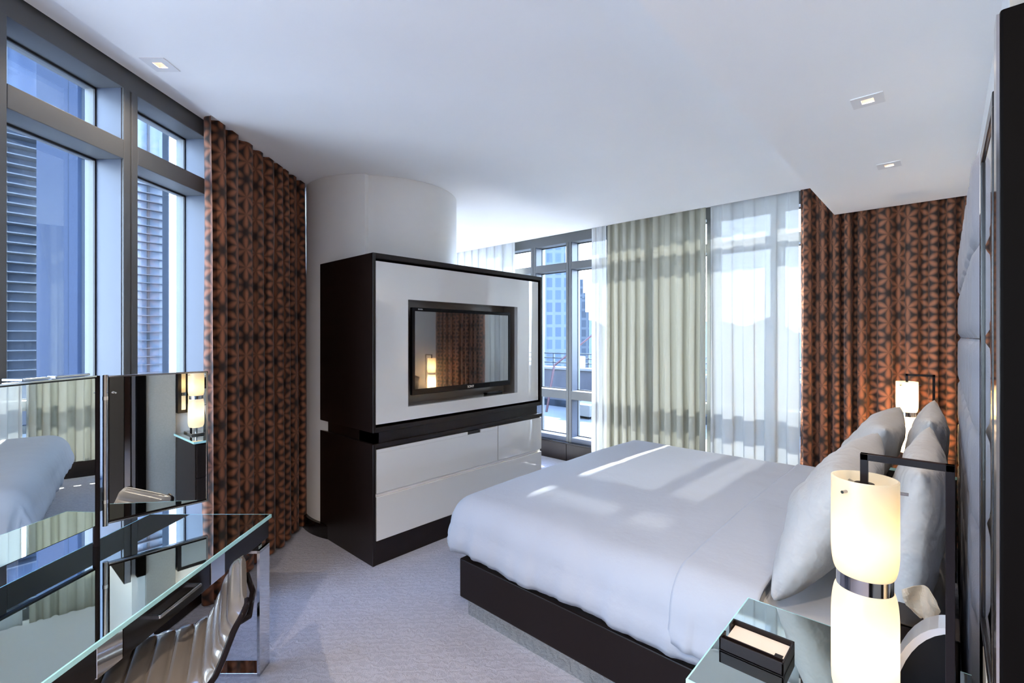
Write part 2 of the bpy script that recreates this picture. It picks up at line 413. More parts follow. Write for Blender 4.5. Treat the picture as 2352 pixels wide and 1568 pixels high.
# window benches of dark boards, board by board
def bench(name, loc, rotz, k0, k1, label, depth=0.05):
    r = struct(name, label=label, loc=loc, rotz=rotz)
    obj('bench_top', MB().box(-DEP - 0.05, depth + 0.008, k0 * PITCH - 0.1, k1 * PITCH + 0.1, 0.222, 0.242, 0.003), 'black_gloss', r)
    obj('bench_core', MB().box(-DEP - 0.05, depth - 0.014, k0 * PITCH - 0.1, k1 * PITCH + 0.1, 0, 0.222), 'gasket', r)
    for k in range(k0, k1):
        inst('bench_board', 'bb', lambda: MB().box(-0.012, 0.0, -PITCH / 2 + 0.003, PITCH / 2 - 0.003, 0.004, 0.220, 0.002).mesh('bench_board'), 'dark_wood', r, (depth, (k + 0.5) * PITCH, 0))
bench('trim_2', (4.99, 3.595, 0), math.pi, -4, 6, 'low dark wood window bench below the far windows')
bench('trim_3', lw, LROT, -8, 6, 'low dark wood window bench below the left windows', 0.02)

# round column with a stepped cladding
cc = Vector((2.44, 3.84, 0)); r = struct('column', label='round white column with a stepped vertical seam behind the cabinet', loc=cc)
# camera-facing directions measured from the column centre
dir_cam = math.atan2(-cc.y, -cc.x)                # towards the camera
sA = dir_cam - R(13.2)                              # seam position, to the left of the facing line
obj('column_face', MB().lathe([(0.655, 0), (0.655, ZC - 0.001)], seg=96), 'column_paint', r, smooth=True)
m = MB(); prof = [(0.655, 0.0), (0.690, 0.0), (0.690, ZC - 0.001), (0.655, ZC - 0.001)]
m.lathe([(0.69, 0), (0.69, ZC - 0.001)], seg=60, a0=sA - R(120), a1=sA)
sB = sA + R(1.6)
m.add([(0.654 * math.cos(sB), 0.654 * math.sin(sB), 0), (0.69 * math.cos(sA), 0.69 * math.sin(sA), 0), (0.69 * math.cos(sA), 0.69 * math.sin(sA), ZC - 0.001), (0.654 * math.cos(sB), 0.654 * math.sin(sB), ZC - 0.001)], [(0, 1, 2, 3)])
obj('column_cladding', m, 'column_paint', r, smooth=True, auto=40)
obj('column_base', MB().lathe([(0.66, 0), (0.722, 0), (0.722, 0.10), (0.716, 0.108), (0.66, 0.108)], seg=72), 'black_gloss', r, smooth=True, auto=35)

# ------------------------------------------------------------------ curtains
def curtain(name, label, loc, rotz, L, z0, z1, amp, lam, mat, seed, nseg=14, drift=0.0, group=None, taper=0.0, hem=True, nr=26, sharp=1.0, shift=0.0, side=1):
    rnd = random.Random(seed); xs = []; x = 0.0
    n = int(L / lam * nseg)
    # irregular pleat phase
    ph = [0.0]; wv = [rnd.uniform(0.6, 1.5) for _ in range(int(L / lam) + 4)]
    am = [rnd.uniform(0.45, 1.2) for _ in wv]
    P = []; UVs = []
    mid = None
    for j in range(nr + 1):
        t = j / nr; z = z1 + (z0 - z1) * t; row = []
        for i in range(n + 1):
            s = i / n * L
            q = s / lam + 0.9 * nz(s * 0.26 / lam, seed * 3.1) + 0.10 * nz(s * 3.0, t * 1.6, seed) * (0.3 + t)
            k = int(max(0, q)) % len(am); a2 = am[k] * (1 - (q - math.floor(q))) + am[(k + 1) % len(am)] * (q - math.floor(q))
            wv_ = side * (2 * (0.5 + 0.5 * math.sin(2 * math.pi * q)) ** 0.6 - 1.12)
            d = amp * a2 * wv_ * (0.75 + 0.25 * t) + 0.012 * nz(s * 5, z * 1.2, seed + 9) + shift * t * t
            lat = -0.15 * lam * math.sin(4 * math.pi * q) * (0.45 + 0.55 * t) + drift * t * t * (s / L - 0.5)
            row.append((s + lat, d, z + (0.006 * math.sin(q * 6.28) if j == nr else 0)))
        P.append(row)
        if j == nr // 2: mid = row
    u = [0.0]
    for i in range(n): u.append(u[-1] + math.hypot(mid[i + 1][0] - mid[i][0], mid[i + 1][1] - mid[i][1]))
    UVs = [[(u[i], P[j][i][2]) for i in range(n + 1)] for j in range(nr + 1)]
    m = MB().grid(P, UVs)
    o = obj(name, m, mat, smooth=True, loc=loc, rotz=rotz)
    return tag(o, label, 'curtain', group)
# local x runs along the wall, local y is the pleat depth
LCR = PHI + R(90) - R(0.7)
curtain('patterned_curtain', 'dark brown curtain with rust star pattern beside the desk', C(-1.80, 2.78), LCR, 1.22, 0.012, 2.906, 0.066, 0.128, 'rust_curtain', 5, group='patterned star curtains', side=-1)
curtain('patterned_curtain', 'dark brown star-patterned curtain by the far nightstand lamp', (4.845, -0.124, 0), R(90), 1.09, 0.012, 2.93, 0.080, 0.112, 'rust_curtain', 8, group='patterned star curtains')
curtain('sheer_curtain', 'sunlit white sheer panel next to the star-patterned curtain', (4.86, 0.985, 0), R(90), 0.77, 0.20, 2.93, 0.035, 0.19, 'sheer_thin', 21, group='sheer curtains', sharp=1.0)
curtain('sheer_curtain', 'thick cream gathered sheer in the middle of the far windows', (4.855, 1.79, 0), R(90), 1.13, 0.20, 2.93, 0.050, 0.125, 'sheer_dense', 31, group='sheer curtains', sharp=1.0)
curtain('sheer_curtain', 'narrow see-through sheer edge beside the open window view', (4.86, 2.965, 0), R(90), 0.20, 0.20, 2.93, 0.022, 0.10, 'sheer_thin', 44, group='sheer curtains', sharp=1.0)
curtain('sheer_curtain', 'pale sheer showing above the cabinet beside the column', (4.86, 4.42, 0), R(90), 1.7, 0.20, 2.93, 0.035, 0.17, 'sheer_thin', 52, group='sheer curtains', sharp=1.0)

# ------------------------------------------------------------------ tv cabinet
A0, A1, BF = 1.76, 3.62, 2.93
t = thing('tv_cabinet', 'dark wood cabinet with white lacquer front and drawers around the column', 'cabinet', (A0, BF, 0))
W = A1 - A0
ub = obj('upper_box', MB().box(0, W, 0.012, 0.030, 2.150, 2.186, 0.002).box(0, 0.022, 0, 0.93, 0.929, 2.186, 0.002).box(W - 0.022, W, 0, 0.30, 0.929, 2.186, 0.002).box(0.022, W - 0.022, 0, 0.235, 2.152, 2.186, 0.002).box(0.022, W - 0.022, 0, 0.235, 0.929, 0.963, 0.002).box(0.022, W - 0.022, 0.20, 0.235, 0.96, 2.16), 'dark_wood', t)
n0, n1, nz0, nz1 = 2.06 - A0, 3.275 - A0, 1.08, 1.876
p0, p1, pz0, pz1 = 0.030, W - 0.045, 0.982, 2.132
obj('front_panel', MB().box(p0, n0, 0.012, 0.05, pz0, pz1).box(n1, p1, 0.012, 0.05, pz0, pz1).box(n0, n1, 0.012, 0.05, nz1, pz1).box(n0, n1, 0.012, 0.05, pz0, nz0), 'lacquer', t)
obj('niche', MB().box(n0 - 0.01, n1 + 0.01, 0.19, 0.20, nz0 - 0.01, nz1 + 0.01).box(n0 - 0.01, n0, 0.05, 0.19, nz0, nz1).box(n1, n1 + 0.01, 0.05, 0.19, nz0, nz1).box(n0 - 0.01, n1 + 0.01, 0.05, 0.19, nz1, nz1 + 0.01).box(n0 - 0.01, n1 + 0.01, 0.05, 0.19, nz0 - 0.01, nz0), 'niche', t)
obj('recess_band', MB().box(0.022, W - 0.05, 0.022, 0.22, 0.846, 0.930).box(0.022, 0.06, 0.022, 0.83, 0.846, 0.930), 'dark_wood', t)
obj('lower_box', MB().box(0, 0.022, 0, 0.90, 0.0, 0.848, 0.002).box(W - 0.02, W, 0.02, 0.30, 0.165, 0.848).box(0.022, W, 0, 0.235, 0.818, 0.848, 0.002).box(0.022, W, 0.03, 0.235, 0.165, 0.82), 'dark_wood', t)
obj('plinth', MB().box(0.020, W - 0.02, 0.004, 0.20, 0.0, 0.163, 0.002), 'dark_wood', t)
def drawer(x0, x1, z0, z1, cut=None):
    m = MB()
    if cut:
        c0, c1, ch = cut
        m.box(x0, x1, 0.002, 0.03, z0, z1 - ch, 0.002); m.box(x0, c0, 0.002, 0.03, z1 - ch, z1, 0.001); m.box(c1, x1, 0.002, 0.03, z1 - ch, z1, 0.001)
    else: m.box(x0, x1, 0.002, 0.03, z0, z1, 0.002)
    return obj('drawer', m, 'lacquer', t)
dA = drawer(0.030, 1.240, 0.500, 0.808, (0.885, 1.035, 0.026))
obj('finger_pull', MB().box(0.885, 1.035, 0.014, 0.028, 0.783, 0.806), 'gasket', dA)
drawer(1.250, W - 0.004, 0.500, 0.808); drawer(0.030, W - 0.004, 0.168, 0.474)
obj('drawer_groove', MB().box(0.030, W - 0.01, 0.018, 0.03, 0.475, 0.500), 'light_trim', t)
# television
t = thing('television', 'flat black television hung in the white cabinet niche', 'television', (2.12, BF + 0.045, 1.155))
TW, TH = 1.095, 0.668
obj('screen', MB().box(0.028, TW - 0.028, 0.004, 0.012, 0.045, TH - 0.028), 'screen', t)
m = MB(); m.box(0, TW, 0, 0.03, 0, 0.045, 0.004); m.box(0, TW, 0, 0.03, TH - 0.028, TH, 0.004); m.box(0, 0.028, 0, 0.03, 0.04, TH - 0.02, 0.004); m.box(TW - 0.028, TW, 0, 0.03, 0.04, TH - 0.02, 0.004)
obj('bezel', m, 'black_plastic', t)
obj('back_shell', MB().box(0.02, TW - 0.02, 0.012, 0.06, 0.02, TH - 0.02, 0.01), 'black_plastic', t)
obj('wall_bracket', MB().box(0.35, 0.75, 0.06, 0.145, 0.2, 0.5), 'gasket', t)
def text(body, size, loc, rot, mat, parent, name='lettering'):
    cu = bpy.data.curves.new(name, 'FONT'); cu.body = body; cu.size = size; cu.align_x = 'CENTER'; cu.align_y = 'CENTER'; cu.extrude = 0.0006
    o = bpy.data.objects.new(name, cu); col.objects.link(o)
    me = bpy.data.meshes.new_from_object(o.evaluated_get(bpy.context.evaluated_depsgraph_get())); bpy.data.objects.remove(o)
    me.materials.clear(); me.materials.append(MAT[mat])
    o = bpy.data.objects.new(name, me); col.objects.link(o); o.parent = parent; o.location = loc; o.rotation_euler = rot
    return o
text('SONY', 0.028, (TW * 0.545, -0.001, 0.023), (R(90), 0, 0), 'white_print', t)
text('BRAVIA', 0.013, (0.075, -0.001, TH - 0.013), (R(90), 0, 0), 'white_print', t)
t = thing('remote_control', 'slim black remote lying on the television niche shelf', 'remote', (2.95, BF + 0.085, nz0 + 0.0005), R(4))
m = MB(); m.box(0, 0.22, 0, 0.045, 0.0, 0.018, 0.006); obj('body', m, 'black_plastic', t)
m = MB(); [m.box(0.03 + 0.03 * i, 0.045 + 0.03 * i, 0.008 + 0.016 * j, 0.018 + 0.016 * j, 0.018, 0.0205) for i in range(5) for j in range(2)]; obj('buttons', m, 'niche', t)

# ------------------------------------------------------------------ bed
X0, X1, BFT = 1.80, 4.00, 2.065
t = thing('bed', 'low dark leather bed base on a recessed mirror plinth', 'bed', (0, 0, 0))
obj('side_board', MB().box(X0, X0 + 0.06, -0.03, BFT, 0.105, 0.325, 0.006), 'leather_dark', t)
obj('side_board', MB().box(X1 - 0.06, X1, -0.03, BFT, 0.105, 0.325, 0.006), 'leather_dark', t)
obj('foot_board', MB().box(X0 + 0.06, X1 - 0.06, BFT - 0.06, BFT, 0.105, 0.325, 0.006), 'leather_dark', t)
obj('platform', MB().box(X0 + 0.06, X1 - 0.06, -0.03, BFT - 0.06, 0.16, 0.298), 'leather_dark', t)
obj('plinth', MB().box(X0 + 0.035, X1 - 0.035, -0.03, BFT - 0.035, 0.0, 0.105), 'mirror_green', t)
o = obj('mattress', MB().box(X0 + 0.065, X1 - 0.065, 0.0, BFT - 0.07, 0.30, 0.625, 0.06), 'sheet', smooth=True); tag(o, 'white sheeted mattress showing between pillows and folded duvet', 'mattress')

def drape(q0, q1, off, d0, R0, seed, foot=True, wave=0.007, ni=110, nj=90, extra=0.0):
    # flat cloth coordinates p across (world x), q along (world y); falls over both sides and the foot
    cx = (X0 + X1) / 2; hw = (X1 - X0) / 2 - R0 + 0.035; Lq = BFT - R0 + 0.135
    zt = 0.668 + off
    arc = R0 * math.pi / 2; Q1 = (Lq + d0 + extra) if foot else q1
    P = []
    for j in range(nj + 1):
        q = q0 + (Q1 - q0) * j / nj; row = []
        for i in range(ni + 1):
            p = (-hw - d0 - extra) + 2 * (hw + d0 + extra) * i / ni
            op = max(0.0, abs(p) - hw) * (1 if p > 0 else -1); oq = max(0.0, q - Lq) if foot else 0.0
            o = math.hypot(op, oq); dm = d0 + extra
            if o > 1e-6:
                k = max(abs(op), abs(oq)); dx, dy = op / o, oq / o; o_eff = k
            else: dx = dy = 0.0; o_eff = 0.0
            if o_eff < arc:
                a = o_eff / R0; hh = R0 * math.sin(a); dz = R0 * (1 - math.cos(a))
            else:
                e = o_eff - arc; hh = R0 + 0.02 * math.sin(min(1, e / 0.15) * math.pi) ; dz = R0 + e
            ang = math.atan2(dy, dx) if o > 0 else 0
            s = p if abs(oq) > abs(op) else q
            fr = max(0, o_eff - 0.55 * arc) / (dm - 0.55 * arc)
            wv = wave * fr * (math.sin(s * 23 + seed + 2 * nz(s * 3, seed)) + 0.7 * math.sin(s * 51 + 1.7 * seed) + 0.35 * math.sin(s * 97 + 3 * nz(s * 6, seed)))
            hh += wv + off
            px = max(-hw, min(hw, p)); qy = min(q, Lq) if foot else q
            # soft crown and gentle undulation of the filling
            crown = 0.016 * (1 - (px / hw) ** 2) + 0.010 * nz(px * 2.2, qy * 2.2, seed) + 0.004 * nz(px * 7, qy * 5, seed + 4)
            fade = 1 - min(1, o_eff / arc)
            z = zt - dz + crown * fade + 0.010 * fr * math.sin(s * 9 + seed)
            row.append((cx + px + dx * hh, qy + dy * hh, z))
        P.append(row)
    return MB().grid(P)
t = thing('duvet', 'thick white duvet spread over the bed', 'duvet', (0, 0, 0))
o = obj('cover', drape(0.50, None, 0.0, 0.385, 0.16, 3.0), 'linen', t, smooth=True)
sm = o.modifiers.new('thickness', 'SOLIDIFY'); sm.thickness = 0.018; sm.offset = -1
o = obj('folded_top', drape(0.492, 0.79, 0.007, 0.33, 0.16, 5.0, foot=False, wave=0.010, nj=26), 'linen', t, smooth=True)
sm = o.modifiers.new('thickness', 'SOLIDIFY'); sm.thickness = 0.005; sm.offset = 1

def pillow_mesh(w_, h_, th, seed, n=56):
    m = MB(); top = []; bot = []
    for j in range(n + 1):
        v = -1 + 2 * j / n; rt = []; rb = []
        for i in range(n + 1):
            u = -1 + 2 * i / n
            e = max(0.0, (1 - abs(u) ** 2.4) * (1 - abs(v) ** 2.4)) ** 0.42
            pin = 1 - 0.07 * (1 - v * v) * 0 - 0.05 * (1 - abs(u) ** 2) * abs(v) ** 3
            x = w_ / 2 * u * (1 - 0.045 * (1 - v * v) * abs(u) ** 3); y = h_ / 2 * v * (1 - 0.055 * (1 - u * u) * abs(v) ** 3)
            wr = 0.014 * nz(u * 2.2 + seed, v * 2.2, seed) + 0.008 * nz(u * 6, v * 5 + seed, 2.0)
            rad = math.atan2(abs(v) - 1.15, abs(u) - 1.15); rc = math.hypot(abs(u) - 1.15, abs(v) - 1.15)
            wr += 0.011 * (abs(nz(rad * 4.5 + seed * 1.3 + (3 if u > 0 else 0), rc * 1.1, (5 if v > 0 else 1) + seed)) - 0.2) * max(0, 1 - rc / 1.3)
            corner = (abs(u) * abs(v)) ** 4
            x *= 1 + 0.01 * corner; y *= 1 + 0.012 * corner
            rt.append((x, y, th / 2 * e * (1 + 0.12 * nz(u * 1.5, v * 1.5, seed + 7)) + wr * e)); rb.append((x, y, -th / 2 * e + wr * e))
        top.append(rt); bot.append(rb)
    m.grid(top); m.grid(bot)
    me = m
    bm = bmesh.new(); tmp = m.mesh('pillow', fix=False); bm.from_mesh(tmp); bmesh.ops.remove_doubles(bm, verts=bm.verts[:], dist=0.0004); bmesh.ops.recalc_face_normals(bm, faces=bm.faces[:])
    me = bpy.data.meshes.new('pillow'); bm.to_mesh(me); bm.free(); bpy.data.meshes.remove(tmp)
    for p in me.polygons: p.use_smooth = True
    return me
def pillow(label, cx, cy, cz, w_, h_, th, tilt, yaw, seed, roll=0.0):
    o = bpy.data.objects.new('pillow', pillow_mesh(w_, h_, th, seed)); col.objects.link(o); o.data.materials.append(MAT['linen_pillow'])
    o.location = (cx, cy, cz); o.rotation_euler = (Matrix.Rotation(R(yaw), 3, 'Z') @ Matrix.Rotation(R(tilt), 3, 'X') @ Matrix.Rotation(R(roll), 3, 'Z')).to_euler()
    tag(o, label, 'pillow', 'pillows on the bed'); return o
# the mattress top is near z 0.63; pillow local y points up the headboard after the tilt
pillow('back pillow against the headboard beside the near lamp', 2.36, 0.085, 0.915, 0.98, 0.56, 0.17, 84, 180, 2.0)
pillow('front pillow leaning behind the near lamp', 2.34, 0.345, 0.905, 0.98, 0.52, 0.23, 66, 180, 5.5)
pillow('back pillow with a pointed corner on the far half of the bed', 3.42, 0.085, 0.920, 0.98, 0.58, 0.17, 84, 180, 9.1)
pillow('front pillow on the far half of the bed', 3.44, 0.338, 0.905, 0.98, 0.54, 0.23, 64, 180, 12.3)

# headboard of upholstered pads
t = thing('headboard', 'tall grey quilted headboard panel behind the pillows', 'headboard', (1.70, -0.125, 0.10))
obj('backing', MB().box(0, 2.22, 0.001, 0.025, 0, 2.0, 0.004), 'black_gloss', t)
def padmesh(w_, h_):
    P = []; n = 10
    for j in range(n + 1):
        v = -1 + 2 * j / n; row = []
        for i in range(n + 1):
            u = -1 + 2 * i / n; e = ((1 - u ** 10) * (1 - v ** 10)) ** 0.5
            dgl = 0.010 * math.exp(-((abs(u) - abs(v)) / 0.10) ** 2)
            row.append((u * w_ / 2, 0.050 + 0.014 * e - 0.4 * dgl * e, v * h_ / 2))
        P.append(row)
    m = MB().grid(P); m.smooth = True; return m.mesh('pad')
for i in range(8):
    for j in range(8):
        inst('pad', 'pad', lambda: padmesh(0.2735, 0.2455), 'headboard_fabric', t, (0.010 + 0.275 * (i + 0.5), 0.012, 0.012 + 0.247 * (j + 0.5)))

# ------------------------------------------------------------------ wall mirror, dark panel, holder
t = thing('wall_mirror', 'tall black-framed wall mirror beside the headboard', 'mirror', (1.26, -0.125, 0.88))
m = MB(); m.box(0, 0.42, 0.0, 0.062, 1.15, 1.18, 0.002); m.box(0, 0.42, 0, 0.062, 0, 0.03, 0.002); m.box(0, 0.03, 0, 0.062, 0.03, 1.15, 0.002); m.box(0.38, 0.42, 0, 0.062, 0.03, 1.15, 0.002)
obj('frame', m, 'black_gloss', t)
obj('mirror_glass', MB().box(0.03, 0.38, 0.045, 0.058, 0.03, 1.15), 'mirror', t)
t = thing('dark_panel', 'tall black panel standing at the right edge', 'panel', (0.86, -0.70, 0))
obj('board', MB().box(0, 0.05, 0, 0.650, 0.0, 2.015, 0.003), 'black_matte', t)
obj('edge_strip', MB().box(0.005, 0.045, 0.650, 0.653, 0.0, 2.012), 'nickel', t)
o = obj('corner_post', MB().box(0.955, 1.02, -0.124, -0.064, 0.0, 2.0, 0.003), 'black_matte'); tag(o, 'narrow black upright between the black panel and the textile panel', 'post')
o = obj('fabric_panel', MB().box(1.025, 1.25, -0.124, -0.085, 0.0, ZS - 0.001, 0.003), 'wall_fabric'); tag(o, 'grey textile wall panel between the black panel and the mirror', 'wall panel')
t = thing('brochure_holder', 'small metal holder of thin brochures on the wall below the mirror', 'holder', (1.50, -0.125, 0.50))
obj('bracket', MB().box(0, 0.17, 0, 0.012, 0, 0.05).box(0, 0.17, 0.012, 0.075, 0, 0.008).box(0, 0.17, 0.069, 0.075, 0.008, 0.04), 'chrome', t)
for i in range(3):
    obj('brochure', MB().box(0.01 + 0.004 * i, 0.16, 0.016 + 0.016 * i, 0.026 + 0.016 * i, 0.009, 0.37 - 0.02 * i, 0.001), ('silver', 'leather_dark', 'paper')[i], t)

# ------------------------------------------------------------------ nightstands, lamps
def nightstand(label, x0, x1):
    t = thing('nightstand', label, 'nightstand', (x0, -0.05, 0), group='nightstands')
    w_ = x1 - x0
    obj('body', MB().box(0.02, w_ - 0.02, 0.0, 0.52, 0.08, 0.680, 0.003), 'dark_wood', t)
    obj('plinth', MB().box(0.05, w_ - 0.05, 0.0, 0.48, 0.0, 0.08), 'black_gloss', t)
    for z0, z1 in ((0.095, 0.375), (0.385, 0.665)):
        d = obj('drawer', MB().box(0.03, w_ - 0.03, 0.52, 0.538, z0, z1, 0.002), 'dark_wood', t)
        obj('handle', MB().box(w_ / 2 - 0.08, w_ / 2 + 0.08, 0.538, 0.552, z1 - 0.05, z1 - 0.038, 0.002), 'chrome', d)
    obj('mirror_top', MB().box(0.004, w_ - 0.004, 0.0, 0.551, 0.682, 0.6995), 'mirror_green', t)
    m = MB(); m.box(0.0, 0.004, 0, 0.555, 0.681, 0.6993); m.box(w_ - 0.004, w_, 0, 0.555, 0.681, 0.6993); m.box(0.004, w_ - 0.004, 0.551, 0.555, 0.681, 0.6993)
    obj('glass_rim', m, 'glass_edge', t)
    return t
nightstand('mirror-topped nightstand in the foreground under the near lamp', 1.225, 1.755)
nightstand('mirror-topped nightstand beyond the bed by the patterned curtain', 4.16, 4.74)

def arc_profile(r_, z0, z1, neck, up):       # bottle-like shade: straight body narrowing to the neck
    n = 12; pr = []
    h = abs(z1 - z0)
    for i in range(n + 1):
        a = i / n; pr.append((neck + (r_ - neck) * math.sin(a * math.pi / 2) ** 0.8, z0 + (1 if up else -1) * (0.30 * h) * (1 - math.cos(a * math.pi / 2))))
    return pr
def lamp(label, x, y, pw):
    t = thing('table_lamp', label, 'lamp', (x, y, 0.70), group='hourglass bedside lamps')
    rr, nk = 0.064, 0.050
    up = [(nk, 0.352)] + [(q, z) for q, z in arc_profile(rr, 0.356, 0.575, nk, True)] + [(rr, 0.575), (rr - 0.004, 0.576), (rr - 0.005, 0.45), (nk - 0.004, 0.36)]
    obj('upper_shade', MB().lathe(up, seg=56), 'opal_glass', t, smooth=True, auto=50)
    lo = [(nk, 0.332)] + [(q, z) for q, z in arc_profile(rr, 0.328, 0.06, nk, False)] + [(rr, 0.12), (rr * 0.985, 0.098), (rr * 0.93, 0.080), (rr * 0.80, 0.068), (rr * 0.5, 0.062), (0.012, 0.060)]
    obj('lower_shade', MB().lathe(lo, seg=56), 'opal_glass', t, smooth=True, auto=60)
    obj('band', MB().lathe([(nk - 0.002, 0.325), (nk + 0.004, 0.325), (nk + 0.004, 0.359), (nk - 0.002, 0.359), (nk - 0.002, 0.325)], seg=56), 'nickel', t, smooth=True, auto=40)
    obj('cap', MB().lathe([(0.0005, 0.557), (0.019, 0.557), (0.019, 0.563), (0.0005, 0.563)], seg=28), 'black_metal', t, smooth=True, auto=40)
    for k in range(3):
        a = R(155 + 120 * k); d = Vector((math.cos(a), math.sin(a), 0))
        pn = obj('pin', MB().tube([d * 0.012 + Vector((0, 0, 0.552)), d * 0.078 + Vector((0, 0, 0.552))], 0.0035, 10), 'nickel', t, smooth=True, auto=40)
    m = MB(); s = 0.0075
    m.box(-s, s, -s, s, 0.56, 0.632, 0.001); m.box(-s, s, -0.145 - s, s, 0.617, 0.632, 0.001); m.box(-s, s, -0.145 - s, -0.145 + s, 0.0, 0.632, 0.001)
    obj('stand_frame', m, 'black_metal', t)
    obj('foot', MB().box(-0.055, 0.055, -0.16, 0.06, 0.0, 0.016, 0.003), 'nickel', t)
    obj('stem', MB().tube([(0, 0, 0.016), (0, 0, 0.068)], 0.012, 16), 'nickel', t, smooth=True, auto=40)
    for z, e in ((0.20, 1.0), (0.44, 1.0)):
        ld = bpy.data.lights.new('lamp_bulb', 'POINT'); ld.energy = pw * e; ld.color = (1.0, 0.69, 0.39); ld.shadow_soft_size = 0.02
        lo_ = bpy.data.objects.new('lamp_bulb', ld); col.objects.link(lo_); lo_.parent = t; lo_.location = (0, 0, z)
    return t
lamp('large lit opal glass lamp in the right foreground', 1.35, 0.139, 0.06)
lamp('lit opal glass lamp far away in front of the patterned curtain', 4.45, 0.21, 1.0)

# things on the nightstand
t = thing('notepad_tray', 'brown leather notepad tray on the foreground nightstand', 'tray', (1.405, 0.317, 0.70))
w_, h_ = 0.125, 0.165
m = MB(); m.box(0, w_, 0, h_, 0.0, 0.004); m.box(0, 0.005, 0, h_, 0, 0.035, 0.001); m.box(w_ - 0.005, w_, 0, h_, 0, 0.035, 0.001); m.box(0, w_, 0, 0.005, 0, 0.035, 0.001)
m.box(0, 0.045, h_ - 0.005, h_, 0, 0.035, 0.001); m.box(0.085, w_, h_ - 0.005, h_, 0, 0.035, 0.001)
obj('box', m, 'leather_dark', t)
obj('divider', MB().box(0.026, 0.030, 0.005, h_ - 0.005, 0.004, 0.030), 'leather_dark', t)
t = thing('notepad', 'cream notepad with a dark corner mark lying in the leather tray', 'notepad', (1.437, 0.324, 0.7045))
obj('pages', MB().box(0, 0.086, 0, 0.150, 0, 0.016, 0.001), 'paper', t)
obj('corner_mark', MB().box(0.006, 0.026, 0.006, 0.026, 0.016, 0.0166), 'leather_dark', t)
t = thing('tissue_box', 'dark leather tissue box beside the bed with a tissue pulled up', 'tissue box', (1.585, -0.025, 0.70))
m = MB(); m.box(0, 0.125, 0, 0.004, 0, 0.155); m.box(0, 0.125, 0.121, 0.125, 0, 0.155); m.box(0, 0.004, 0, 0.125, 0, 0.155); m.box(0.121, 0.125, 0, 0.125, 0, 0.155); m.box(0, 0.125, 0, 0.125, 0.15, 0.158, 0.002)
obj('box', m, 'leather_dark', t)
P = []
for j in range(13):
    v = j / 12; row = []
    for i in range(19):
        u = i / 18; a = (u - 0.5) * 2; sp_w = 0.010 + 0.026 * math.sin(min(1.0, v * 1.25) * math.pi * 0.62)
        row.append((0.0625 + 0.016 * math.sin(a * 3.4 + v * 2.2) * (0.25 + v) + 0.006 * nz(u * 5, v * 5, 3.0), 0.066 + a * sp_w + 0.012 * v + 0.006 * nz(u * 4, v * 4, 9.0), 0.157 + 0.085 * v * (1 - 0.22 * abs(a) ** 2) + 0.012 * nz(u * 3 + 4, v * 2) * v))
    P.append(row)
o = obj('tissue_sheet', MB().grid(P), 'tissue', t); sm = o.modifiers.new('thickness', 'SOLIDIFY'); sm.thickness = 0.0015
t = thing('desk_phone', 'curved silver bedside phone behind the near lamp', 'phone', (1.45, 0.0, 0.70))
arc = [(0.165 - 0.185 * (1 - math.cos(a)) , 0.235 * math.sin(a)) for a in [R(4 + 8.2 * i) for i in range(11)]]
arc = [(0.105 - 0.125 * (1 - math.cos(R(6 + 7.6 * i))), 0.245 * math.sin(R(6 + 7.6 * i))) for i in range(11)]
m = MB()
inn = [(y - 0.010, z - 0.010) for y, z in arc]
vs = []; fs = []
for (pa, xx) in ((arc, 0.0), (arc, 0.07), (inn, 0.0), (inn, 0.07)): vs += [(xx, y, z) for y, z in pa]
n = len(arc)
for i in range(n - 1):
    fs += [(i, i + 1, n + i + 1, n + i), (2 * n + i, 3 * n + i, 3 * n + i + 1, 2 * n + i + 1), (i, 2 * n + i, 2 * n + i + 1, i + 1), (n + i, n + i + 1, 3 * n + i + 1, 3 * n + i)]
fs += [(0, n, 3 * n, 2 * n), (n - 1, 3 * n - 1, 4 * n - 1, 2 * n - 1)]
m.add(vs, fs); obj('handset', m, 'silver', t)
m = MB(); poly = inn + [(inn[-1][0], 0.0), (inn[0][0], 0.0)]
vs = [(0.004, y, z) for y, z in poly] + [(0.066, y, z) for y, z in poly]; k = len(poly)
m.add(vs, [tuple(range(k)), tuple(range(k, 2 * k))[::-1]] + [(i, (i + 1) % k, k + (i + 1) % k, k + i) for i in range(k)]); obj('cradle', m, 'black_plastic', t)
t = thing('docking_speaker', 'small black docking device standing on the far nightstand', 'speaker', (4.25, 0.03, 0.70))
M_ = Matrix.Rotation(R(-12), 4, 'X')
obj('slab', MB().box(0, 0.025, -0.05, 0.06, 0.01, 0.315, 0.008, M_), 'black_plastic', t)
obj('base', MB().box(-0.02, 0.05, -0.05, 0.07, 0, 0.014, 0.004), 'black_plastic', t)

# ------------------------------------------------------------------ desk, desk mirror, chair (frames aligned with the left wall)
t = thing('desk', 'mirror-topped writing desk with dark drawers and chrome legs', 'desk', C(-1.18, 1.655), PHI)
DX0, DY0, DY1 = -0.60, -0.665, 0.665
obj('mirror_top', MB().box(DX0 + 0.006, -0.006, DY0 + 0.006, DY1 - 0.006, 0.713, 0.7295), 'mirror_green', t)
m = MB(); m.box(-0.006, 0, DY0, DY1, 0.714, 0.729); m.box(DX0, DX0 + 0.006, DY0, DY1, 0.714, 0.729); m.box(DX0 + 0.006, -0.006, DY1 - 0.006, DY1, 0.714, 0.729); m.box(DX0 + 0.006, -0.006, DY0, DY0 + 0.006, 0.714, 0.729)
obj('glass_rim', m, 'glass_edge', t)
obj('apron', MB().box(DX0 + 0.01, -0.012, DY0 + 0.005, -0.302, 0.620, 0.712, 0.002).box(DX0 + 0.01, -0.012, 0.302, DY1 - 0.005, 0.620, 0.712, 0.002).box(DX0 + 0.01, -0.04, -0.302, 0.302, 0.625, 0.712), 'black_gloss', t)
